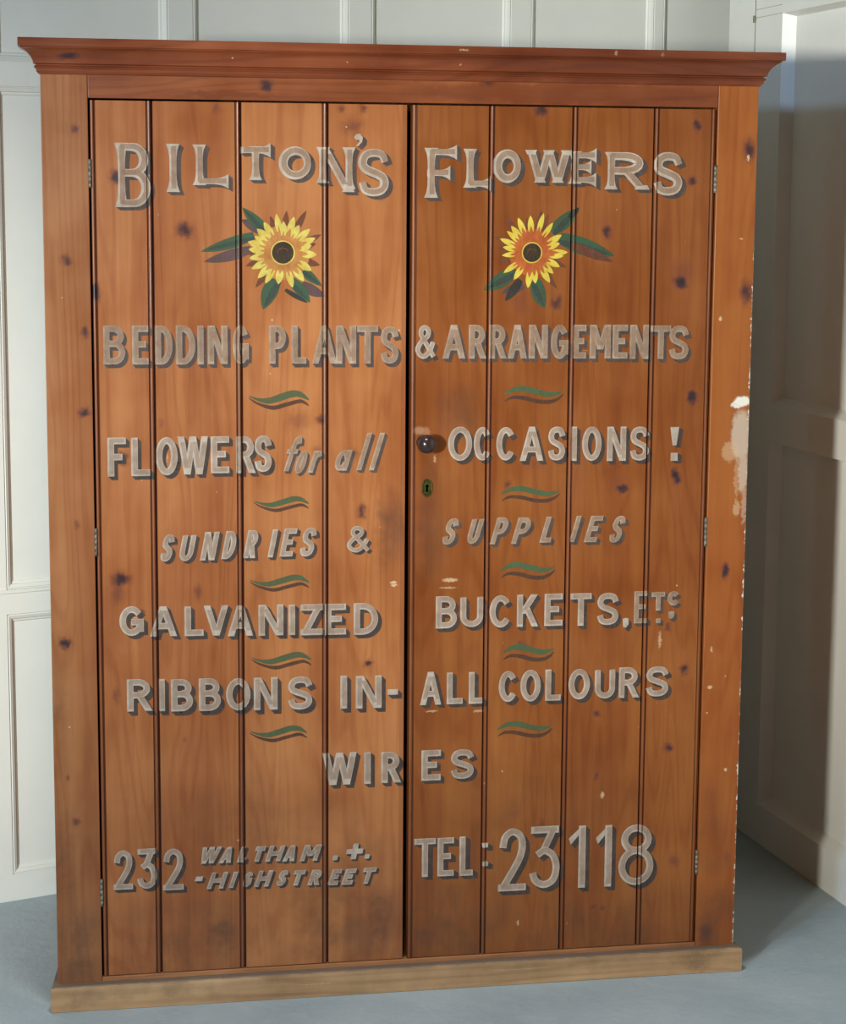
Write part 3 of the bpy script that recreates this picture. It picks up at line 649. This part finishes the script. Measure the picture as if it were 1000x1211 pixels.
DOOR_Z0, DOOR_Z1 = 0.0695, 1.9025
DOORS = []
for side, (x0, x1, joints, mat, tones) in enumerate((
        (0.0962, 0.7412, (0.2158, 0.3948, 0.5732), W_LEFT_DOOR, (0.46, 0.40, 0.60, 0.52)),
        (0.7518, 1.4032, (0.9190, 1.0970, 1.2732), W_RIGHT_DOOR, (0.50, 0.55, 0.47, 0.53)))):
    P = door_profile(x0, x1, joints, side == 1)
    b = MB()
    for (xa, ya, ga, ka), (xb, yb, gb, kb) in zip(P[:-1], P[1:]):
        if xb - xa < 1e-6 and abs(ya - yb) < 1e-6: continue
        g = max(ga, gb) if xb - xa < 0.02 else 0
        b.face([(xa, ya, DOOR_Z0), (xb, yb, DOOR_Z0), (xb, yb, DOOR_Z1), (xa, ya, DOOR_Z1)], 0, tones[kb if xb - xa < .02 else ka if ka == kb else kb], g)
        for z in (DOOR_Z0, DOOR_Z1):
            b.face([(xa, ya, z), (xb, yb, z), (xb, .026, z), (xa, .026, z)], 0, .4, .3)
    b.face([(x0, P[0][1], DOOR_Z0), (x0, .026, DOOR_Z0), (x0, .026, DOOR_Z1), (x0, P[0][1], DOOR_Z1)], 0, .4, .5)
    b.face([(x1, P[-1][1], DOOR_Z0), (x1, .026, DOOR_Z0), (x1, .026, DOOR_Z1), (x1, P[-1][1], DOOR_Z1)], 0, .4, .5)
    b.face([(x0, .026, DOOR_Z0), (x1, .026, DOOR_Z0), (x1, .026, DOOR_Z1), (x0, .026, DOOR_Z1)], 0, .4)
    d = b.build('door', mat, ward)
    d['label'] = ('left door with grey painted lettering and a sunflower', 'right door with dark knob, brass keyhole and a sunflower')[side]
    DOORS.append((d, P))


def surf_y(P, x):
    if x <= P[0][0]: return P[0][1]
    for a, c in zip(P[:-1], P[1:]):
        if a[0] <= x <= c[0]:
            if c[0] - a[0] < 1e-7: return min(a[1], c[1])
            return a[1] + (c[1] - a[1]) * (x - a[0]) / (c[0] - a[0])
    return P[-1][1]


# ------------------------------------------------------------------ painted work on the doors
def painted(name, side, polys, mats, label=None):
    """polys: (points (x,z), lift, slot, tone). Laid on the door like a coat of paint: follows beads, misses the deep joints."""
    door, P = DOORS[side]
    bm = bmesh.new()
    lay = bm.faces.layers.float.new('lift')
    for pts, lift, slot in polys:
        vs = [bm.verts.new((x, 0, z)) for x, z in pts]
        try:
            f = bm.faces.new(vs)
        except ValueError:
            continue
        f.material_index = slot; f[lay] = lift
    xs = [v.co.x for v in bm.verts]
    lo, hi = min(xs), max(xs)
    for bx in sorted(set(round(p[0], 5) for p in P)):
        if lo < bx < hi:
            bmesh.ops.bisect_plane(bm, geom=list(bm.verts) + list(bm.edges) + list(bm.faces), plane_co=(bx, 0, 0), plane_no=(1, 0, 0), dist=1e-6)
    dead = []
    for f in bm.faces:
        x = f.calc_center_median().x
        if x < P[0][0] or x > P[-1][0] or surf_y(P, x) > 0.0088:
            dead.append(f)
    bmesh.ops.delete(bm, geom=dead, context='FACES')
    # split so that each face can carry its own lift
    bmesh.ops.split_edges(bm, edges=bm.edges)
    for f in bm.faces:
        for v in f.verts:
            v.co.y = surf_y(P, min(max(v.co.x, P[0][0]), P[-1][0])) - f[lay]
    for f in bm.faces:
        f.normal_update()
        if f.normal.y > 0: f.normal_flip()
    me = bpy.data.meshes.new(name)
    bm.to_mesh(me); bm.free()
    for mm in mats: me.materials.append(mm)
    o = bpy.data.objects.new(name, me); C.objects.link(o)
    o.parent = door
    if label: o['label'] = label
    return o


def arc(cx, cy, rx, ry, a0, a1, n=14):
    return [(cx + rx * math.cos(math.radians(a0 + (a1 - a0) * i / n)), cy + ry * math.sin(math.radians(a0 + (a1 - a0) * i / n))) for i in range(n + 1)]


def spline(pts, n=5):
    out = []
    q = [pts[0]] + list(pts) + [pts[-1]]
    for i in range(1, len(q) - 2):
        for k in range(n):
            t = k / n
            p = []
            for d in (0, 1):
                a, b_, c, e = q[i - 1][d], q[i][d], q[i + 1][d], q[i + 2][d]
                p.append(0.5 * (2 * b_ + (c - a) * t + (2 * a - 5 * b_ + 4 * c - e) * t * t + (3 * b_ - a - 3 * c + e) * t ** 3))
            out.append(tuple(p))
    out.append(pts[-1])
    return out


# glyph strokes in a unit box: ('p' polyline, points, closed) / ('d' slanted bar, xt, yt, xb, yb) / ('q' filled shape in outer box)
S_PTS = spline([(1.0, .80), (.86, .95), (.5, 1.0), (.14, .94), (.0, .76), (.12, .60), (.5, .50), (.88, .39), (1.0, .23), (.86, .06), (.5, .0), (.13, .05), (.0, .22)], 3)
G = {
 'A': [('d', .5, 1, 0, 0), ('d', .5, 1, 1, 0), ('p', [(.24, .30), (.76, .30)], 0)],
 'B': [('p', [(0, 0), (0, 1)], 0), ('p', [(0, 1), (.45, 1)] + arc(.45, .77, .47, .23, 90, -90, 10) + [(0, .54)], 0), ('p', [(0, .54), (.5, .54)] + arc(.5, .27, .5, .27, 90, -90, 10) + [(0, 0)], 0)],
 'C': [('p', arc(.52, .5, .52, .5, 42, 318, 22), 0)],
 'D': [('p', [(0, 0), (0, 1)], 0), ('p', [(0, 1), (.3, 1)] + arc(.3, .5, .7, .5, 90, -90, 16) + [(0, 0)], 0)],
 'E': [('p', [(0, 0), (0, 1)], 0), ('p', [(0, 1), (1, 1)], 0), ('p', [(0, .52), (.72, .52)], 0), ('p', [(0, 0), (1, 0)], 0)],
 'F': [('p', [(0, 0), (0, 1)], 0), ('p', [(0, 1), (1, 1)], 0), ('p', [(0, .50), (.7, .50)], 0)],
 'G': [('p', arc(.5, .5, .5, .5, 42, 340, 22), 0), ('p', [(.55, .45), (1, .45), (1, .08)], 0)],
 'H': [('p', [(0, 0), (0, 1)], 0), ('p', [(1, 0), (1, 1)], 0), ('p', [(0, .5), (1, .5)], 0)],
 'I': [('p', [(.5, 0), (.5, 1)], 0)],
 'K': [('p', [(0, 0), (0, 1)], 0), ('d', .95, 1, .12, .38), ('d', .42, .62, 1, 0)],
 'L': [('p', [(0, 0), (0, 1)], 0), ('p', [(0, 0), (1, 0)], 0)],
 'M': [('p', [(0, 0), (0, 1)], 0), ('p', [(1, 0), (1, 1)], 0), ('d', .04, 1, .5, .22), ('d', .96, 1, .5, .22)],
 'N': [('p', [(0, 0), (0, 1)], 0), ('p', [(1, 0), (1, 1)], 0), ('d', .04, 1, .96, 0)],
 'N~': [('p', [(0, .24), (0, 1)], 0), ('p', [(1, .08), (1, 1)], 0), ('d', .04, 1, .98, 0)],
 'O': [('p', arc(.5, .5, .5, .5, 0, 360, 28)[:-1], 1)],
 'P': [('p', [(0, 0), (0, 1)], 0), ('p', [(0, 1), (.5, 1)] + arc(.5, .73, .5, .27, 90, -90, 10) + [(0, .46)], 0)],
 'R': [('p', [(0, 0), (0, 1)], 0), ('p', [(0, 1), (.4, 1)] + arc(.4, .75, .48, .25, 90, -90, 10) + [(0, .50)], 0), ('d', .45, .52, 1, 0)],
 'S': [('p', S_PTS, 0)],
 'T': [('p', [(0, 1), (1, 1)], 0), ('p', [(.5, 0), (.5, 1)], 0)],
 'U': [('p', [(0, 1), (0, .3)] + arc(.5, .3, .5, .3, 180, 360, 14) + [(1, 1)], 0)],
 'V': [('d', 0, 1, .5, 0), ('d', 1, 1, .5, 0)],
 'W': [('d', 0, 1, .26, 0), ('d', .5, .98, .26, 0), ('d', .5, .98, .76, 0), ('d', 1, 1, .76, 0)],
 'Z': [('p', [(0, 1), (1, 1)], 0), ('d', 1, 1, 0, 0), ('p', [(0, 0), (1, 0)], 0)],
 '1': [('p', [(1, 0), (1, 1)], 0), ('q', [(0, .80), (.78, 1.0), (1.0, 1.0), (1.0, .86), (.62, .86), (.12, .70)])],
 '2': [('p', spline([(.05, .74), (.14, .90), (.48, 1.0), (.86, .92), (.97, .74), (.84, .52), (.5, .28), (.12, .04)], 4), 0), ('p', [(0, 0), (1, 0)], 0)],
 '3': [('p', [(.05, 1), (.95, 1)], 0), ('d', .92, 1, .42, .60), ('p', spline([(.22, .56), (.5, .62), (.86, .52), (1, .30), (.86, .08), (.48, 0), (.12, .07), (0, .2)], 4), 0)],
 '8': [('p', arc(.5, .79, .42, .21, 0, 360, 20)[:-1], 1), ('p', arc(.5, .29, .5, .29, 0, 360, 24)[:-1], 1)],
 '&': [('p', spline([(1, 0), (.6, .38), (.22, .74), (.26, .94), (.46, 1.0), (.68, .9), (.62, .70), (.2, .48), (0, .24), (.16, .04), (.46, 0), (.76, .18), (.96, .46)], 4), 0)],
 'f': [('p', spline([(1.0, .86), (.86, 1.0), (.60, .94), (.45, .70), (.38, .0)], 4), 0), ('p', [(.06, .60), (.84, .60)], 0)],
 'o': [('p', arc(.5, .5, .5, .5, 0, 360, 20)[:-1], 1)],
 'r': [('p', [(.1, 0), (.1, 1)], 0), ('p', spline([(.1, .55), (.4, .9), (.75, 1.0), (1, .84)], 4), 0)],
 'a': [('p', arc(.45, .5, .45, .5, 20, 340, 18), 0), ('p', [(1, 1), (1, 0)], 0)],
 'l': [('p', [(.5, 0), (.5, 1)], 0)],
 't': [('p', [(0, 1), (1, 1)], 0), ('p', [(.5, 0), (.5, 1)], 0)],
 '-': [('q', [(0, 0), (1, 0), (1, 1), (0, 1)])],
 '.': [('q', [(0.02, 0.1), (.5, -.02), (.95, .05), (1, .9), (.5, 1), (0, .94)])],
 ',': [('q', [(0.1, 0.1), (.55, 0), (1, .35), (1, .9), (.5, 1), (0, .9), (.05, .5)])],
 '+': [('q', [(.34, .66), (0, .66), (0, .34), (.34, .34), (.34, 0), (.66, 0), (.66, .34), (1, .34), (1, .66), (.66, .66), (.66, 1), (.34, 1)])],
 '!': [('q', [(.0, 1), (1, 1), (.72, .46), (.28, .46)]), ('q', [(.1, 0), (.9, 0), (.9, .24), (.1, .24)])],
 "'": [('q', [(.06, .72), (.3, .98), (.7, .98), (1, .72), (.92, .36), (.5, .02), (.24, .0), (.6, .3), (.62, .5), (.25, .5)])],
}


def ribbon(pts, widths, closed):
    """Quads along a centre line with mitred joins."""
    n = len(pts)
    L, R = [], []
    for i in range(n):
        p = Vector(pts[i])
        a = Vector(pts[i - 1]) if (i > 0 or closed) else None
        c = Vector(pts[(i + 1) % n]) if (i < n - 1 or closed) else None
        d1 = (p - a).normalized() if a is not None and (p - a).length > 1e-9 else None
        d2 = (c - p).normalized() if c is not None and (c - p).length > 1e-9 else None
        if d1 is None: d1 = d2
        if d2 is None: d2 = d1
        n1, n2 = Vector((-d1.y, d1.x)), Vector((-d2.y, d2.x))
        nn = n1 + n2
        nn = nn.normalized() if nn.length > 1e-6 else n1
        k = 1 / max(0.45, nn.dot(n1))
        w = widths[i] * k
        L.append(p + nn * w); R.append(p - nn * w)
    out = []
    for i in range(n if closed else n - 1):
        j = (i + 1) % n
        out.append([tuple(R[i]), tuple(R[j]), tuple(L[j]), tuple(L[i])])
    return out


def glyph(ch, x0, x1, z0, z1, w, slant, style):
    """-> (face polys, core polys)"""
    H = z1 - z0
    s = slant * H
    bw = max(w, (x1 - x0) - s)
    hw = w / 2
    iw, ih = bw - w, H - w
    shear = lambda x, z: (x + slant * (z - z0), z)
    F, K = [], []
    def add(polys, dst):
        for q in polys: dst.append([shear(*p) for p in q])
    for st in G[ch]:
        if st[0] == 'q':
            pts = [(x0 + u * bw, z0 + v * H) for u, v in st[1]]
            add([pts], F)
            cx, cz = sum(p[0] for p in pts) / len(pts), sum(p[1] for p in pts) / len(pts)
            continue
        if st[0] == 'd':
            _, ua, va, ub, vb = st
            X = lambda u: x0 + hw + u * iw
            def Z(v): return z1 if v >= .97 else (z0 if v <= 0.001 else z0 + hw + v * ih)
            za, zb = Z(va), Z(vb)
            slope = abs(X(ub) - X(ua)) / max(1e-6, abs(zb - za))
            k = hw * (0.98 * math.sqrt(1 + min(slope, 1.4) ** 2))
            k = min(k, hw * 1.35)
            for hh, dst in ((k, F), (k * .64, K)):
                xa, xb = X(ua), X(ub)
                e = 0 if dst is F else 0.16 * (zb - za)
                ex = 0 if dst is F else 0.16 * (xb - xa)
                add([[(xb - ex - hh, zb - e), (xb - ex + hh, zb - e), (xa + ex + hh, za + e), (xa + ex - hh, za + e)]], dst)
                if style == 'serif' and dst is F and len(G[ch]) > 1:
                    for (xx, zz, up) in ((xa, za, 1), (xb, zb, -1)):
                        if va >= .97 and up == 1 or vb <= .001 and up == -1:
                            add([[(xx - hh * 1.5, zz), (xx + hh * 1.5, zz), (xx + hh, zz - up * w * .55), (xx - hh, zz - up * w * .55)]], dst)
            continue
        _, pts, closed = st
        pts = [(x0 + hw + u * iw, z0 + hw + v * ih) for u, v in pts]
        if not closed:
            for e in (0, -1):
                a, c = (Vector(pts[0]), Vector(pts[1])) if e == 0 else (Vector(pts[-1]), Vector(pts[-2]))
                d = (a - c).normalized() * hw * (1.0 if len(pts) == 2 else 0.35)
                pts[e] = tuple(a + d)
        core = list(pts)
        if not closed and len(pts) == 2:
            a, c = Vector(pts[0]), Vector(pts[1])
            d = (c - a).normalized() * w * 0.35
            core = [tuple(a + d), tuple(c - d)]
        if style == 'serif' and len(pts) == 2:
            a, c = Vector(pts[0]), Vector(pts[1])
            N = 8
            pp = [tuple(a + (c - a) * i / N) for i in range(N + 1)]
            horiz = abs(c.x - a.x) > abs(c.z if False else c.y - a.y)
            ww = []
            for i in range(N + 1):
                t = abs(2 * i / N - 1)
                if horiz:
                    ww.append(hw * (0.70 + 0.95 * max(0, 2 * i / N - 1) ** 2.2 + 0.2 * t ** 4))
                else:
                    ww.append(hw * (0.88 + 0.85 * t ** 4))
            add(ribbon(pp, ww, 0), F)
        else:
            if style == 'serif':
                n = len(pts)
                ww = [hw * (0.92 + 0.25 * abs(math.sin(math.pi * i / max(1, n - 1)))) for i in range(n)]
                add(ribbon(pts, ww, closed), F)
            else:
                add(ribbon(pts, [hw] * len(pts), closed), F)
        add(ribbon(core, [hw * .64] * len(core), closed), K)
    return F, K


FADED = {'BEDDING', 'PLANTS', 'ARRANGEMENTS', 'for', 'all', 'Etc', 'SUPPLIES'}
for side, text, style, w, slant, (sx, sz), letters in WORDS:
    polys = []
    q = 0
    for ch, x0, x1, z0, z1 in letters:
        F, K = glyph(ch, x0, x1, z0, z1, w, slant, style)
        for k in range(1, 6):                # painted block shade, down and to the right
            t = k / 5
            for f in F:
                q += 1
                polys.append(([(x + sx * t, z - sz * t) for x, z in f], 0.00010 + (q % 60) * 1.2e-6 + k * 2e-6, 2))
        for f in F:
            q += 1
            polys.append((f, 0.00026 + (q % 60) * 1.2e-6, 0))
        if len(letters[0][0]) and ch not in '-.,+':
            for f in K:
                q += 1
                polys.append(([(x + w * .10, z + w * .07) for x, z in f], 0.00040 + (q % 60) * 1.2e-6, 1))
    mats = [M_FACE_F, M_CORE_F, M_SHADE_F] if text in FADED else ([M_FACE, M_CORE_F, M_SHADE_F] if style == 'serif' else [M_FACE, M_CORE, M_SHADE])
    kind = 'painted_number' if text[0] in '23' else ('painted_symbol' if text in ('&', '!', '.+.') else 'painted_word')
    painted(kind, side, polys, mats)


def swash(x0, x1, z0, z1, pts, halfw):
    c = spline(pts, 5)
    n = len(c)
    h = z1 - z0
    P = [(x0 + u * (x1 - x0), z0 + v * h) for u, v in c]
    ww = []
    for i in range(n):
        t = i / (n - 1) * (len(halfw) - 1)
        k = min(int(t), len(halfw) - 2)
        ww.append(max(.0002, (halfw[k] + (halfw[k + 1] - halfw[k]) * (t - k)) * h))
    return ribbon(P, ww, 0)


for side, x0, x1, z0, z1 in FLOURISHES:
    if side == 0:
        g = swash(x0, x1, z0, z1, [(0, .78), (.14, .58), (.32, .48), (.52, .66), (.72, .86), (.86, .82), (1, .52)], [.01, .08, .17, .20, .20, .16, .03])
        br = swash(x0, x1, z0, z1, [(0, .66), (.16, .32), (.40, .09), (.62, .26), (.84, .44), (.93, .36), (1, .18)], [.015, .07, .12, .12, .11, .08, .02])
    else:
        g = swash(x0, x1, z0, z1, [(0, .55), (.16, .82), (.34, .86), (.55, .68), (.75, .52), (.9, .58), (1, .72)], [.03, .14, .18, .17, .16, .10, .01])
        br = swash(x0, x1, z0, z1, [(.01, .14), (.14, .36), (.34, .32), (.56, .12), (.76, .08), (.9, .24), (1, .52)], [.02, .09, .12, .12, .12, .09, .02])
    polys = [(p, 0.0001 + i * 1e-6, 0) for i, p in enumerate(g)] + [(p, 0.00015 + i * 1e-6, 1) for i, p in enumerate(br)]
    painted('painted_flourish', side, polys, [M_GREEN2, M_BROWN])


def leaf_poly(a, c, w, bend=0.0, n=10, blunt=0.6):
    a, c = Vector(a), Vector(c)
    d = c - a
    nn = Vector((-d.y, d.x)).normalized()
    L, R = [], []
    for i in range(n + 1):
        t = i / n
        k = (math.sin(math.pi * (t * .82 + .18)) ** 0.8 if t < 1 else 0) * w / 2
        m_ = a + d * t + nn * bend * math.sin(math.pi * t)
        L.append(m_ + nn * k); R.append(m_ - nn * k)
    return [[tuple(R[i]), tuple(R[i + 1]), tuple(L[i + 1]), tuple(L[i])] for i in range(n)]


KM = {'g': 0, 'p': 4, 'b': 5, 'd': 6}
for side, c, rd, tips, sepals, leaves in SUNFLOWERS:
    polys = []
    q = [0]
    def put(ps, lift, slot):
        for p in ps:
            q[0] += 1
            polys.append((p, lift + (q[0] % 40) * 1e-6, slot))
    cv = Vector(c)
    rnd = random.Random(3 + side)
    lv = 0.0001
    for (a, e, w, k) in sorted(leaves, key=lambda l: 0 if l[3] == 'p' else 1):
        put(leaf_poly(a, e, w, 0.06 * w * (1 if rnd.random() > .5 else -1)), lv, KM[k]); lv += 0.00005
        if k == 'g':           # darker half along the midrib
            A, E = Vector(a), Vector(e)
            nn = Vector((-(E - A).y, (E - A).x)).normalized()
            if nn.y > 0: nn = -nn
            put(leaf_poly(A + nn * w * .24, E - (E - A) * .08, w * .42), lv, 7); lv += 0.00004
    for s in sepals:
        s = Vector(s); d = (s - cv)
        put(leaf_poly(cv + d * .45, s, rd * .62), 0.0006, 5)
    ring = arc(cv.x, cv.y, rd * 2.5, rd * 2.5, 0, 360, 28)
    put([[tuple(cv), ring[i], ring[i + 1]] for i in range(28)], 0.0007, 2)
    for i, tip in enumerate(tips):
        tv = Vector(tip); d = tv - cv
        wdt = rd * rnd.uniform(.50, .68)
        put(leaf_poly(cv + d * .54, tv, wdt * 1.08, 0), 0.00085, 1)
        if rnd.random() < (.8 if side else .65):    # orange lower half of the petal
            put(leaf_poly(cv + d * .25, cv + d * rnd.uniform(.66, .78), wdt * .80, 0), 0.00100, 2)
        else:
            put(leaf_poly(cv + d * .30, cv + d * .70, wdt * .42, 0), 0.00100, 2)
    ring = arc(cv.x, cv.y, rd * 1.12, rd * 1.12, 0, 360, 28)
    put([[tuple(cv), ring[i], ring[i + 1]] for i in range(28)], 0.00115, 1)
    ring = arc(cv.x, cv.y, rd, rd, 0, 360, 28)
    put([[tuple(cv), ring[i], ring[i + 1]] for i in range(28)], 0.00125, 3)
    put(ribbon(arc(cv.x, cv.y, rd * .5, rd * .42, 20, 200, 10), [rd * .05] * 11, 0), 0.00135, 5)
    painted('painted_sunflower', side, polys, [M_GREEN, (M_YELLOW, M_YELLOW2)[side], (M_TAN, M_ORANGE)[side], M_DISK, M_PURPLE, M_SEPAL, M_DARKLEAF, M_GREEN3],
            ('painted yellow sunflower with leaves', 'painted orange and yellow sunflower with leaves')[side])


# ------------------------------------------------------------------ fittings
def lathe(prof, cx, cz, mat, name, parent, n=32):
    """prof: (radius, y)"""
    b = MB()
    for (r0, y0), (r1, y1) in zip(prof[:-1], prof[1:]):
        for i in range(n):
            a0, a1 = 2 * math.pi * i / n, 2 * math.pi * (i + 1) / n
            p = lambda r, a, y: (cx + r * math.cos(a), y, cz + r * math.sin(a))
            pts = [p(r0, a0, y0), p(r0, a1, y0), p(r1, a1, y1), p(r1, a0, y1)]
            if r1 < 1e-6: pts = pts[:3]
            elif r0 < 1e-6: pts = [pts[0], pts[2], pts[3]]
            b.face(pts, 0, .5, 0, True)
    return b.build(name, mat, parent)


dL, dR = DOORS[0][0], DOORS[1][0]
kp = [(0.0155, 0.0042), (0.0160, 0.000), (0.0145, -0.004), (0.0105, -0.008), (0.0100, -0.014), (0.0125, -0.019)]
for k in range(13):
    a = -1.05 + (math.pi / 2 + 1.05) * k / 12
    kp.append((max(0.0, 0.0200 * math.cos(a)), -0.036 - 0.0185 * math.sin(a)))
kp[-1] = (0.0, kp[-1][1])
knob = lathe(kp, 0.7805, 1.2045, M_KNOB, 'knob', dR)
knob['label'] = 'dark polished turned knob'

b = MB()
ex, ez = 0.7885, 1.1065
ell = lambda rx, rz, y, n=36: [(ex + rx * math.cos(2 * math.pi * i / n), y, ez + rz * math.sin(2 * math.pi * i / n)) for i in range(n)]
rings = [ell(.0122, .0190, .0042), ell(.0122, .0190, .0022), ell(.0108, .0176, .0010), ell(.0088, .0155, .0012), ell(.0078, .0145, .0026)]
for A, B in zip(rings[:-1], rings[1:]):
    for i in range(36):
        j = (i + 1) % 36
        b.face([A[i], A[j], B[j], B[i]], 0, .5, 0, True)
b.face(rings[-1], 0)
kh = [(ex + .0034 * math.cos(a), .0023, ez + .0045 + .0034 * math.sin(a)) for a in [math.radians(-55 + 290 * i / 12) for i in range(13)]]
kh += [(ex - .0024, .0023, ez - .0085), (ex + .0024, .0023, ez - .0085)]
b.face(kh, 1)
esc = b.build('escutcheon', [M_BRASS, M_HOLE], dR, merge=False)
esc['label'] = 'small oval brass keyhole plate'

for side, xh, zz in ((0, 0.0945, ((1.729, 1.786), (0.977, 1.035), (0.224, 0.284))), (1, 1.4050, ((1.729, 1.787), (0.968, 1.031), (0.226, 0.281)))):
    for z0, z1 in zz:
        b = MB()
        N = 5
        for k in range(N):
            a0, a1 = z0 + (z1 - z0) * k / N + .00015, z0 + (z1 - z0) * (k + 1) / N - .00015
            n = 12
            cyl = lambda z, i: (xh + .0034 * math.cos(2 * math.pi * i / n), 0.0008 + .0034 * math.sin(2 * math.pi * i / n), z)
            for i in range(n):
                b.face([cyl(a0, i), cyl(a0, i + 1), cyl(a1, i + 1), cyl(a1, i)], 0, .5, 0, True)
            b.face([cyl(a0, i) for i in range(n)]); b.face([cyl(a1, i) for i in range(n)])
        h = b.build('hinge', M_STEEL, DOORS[side][0])
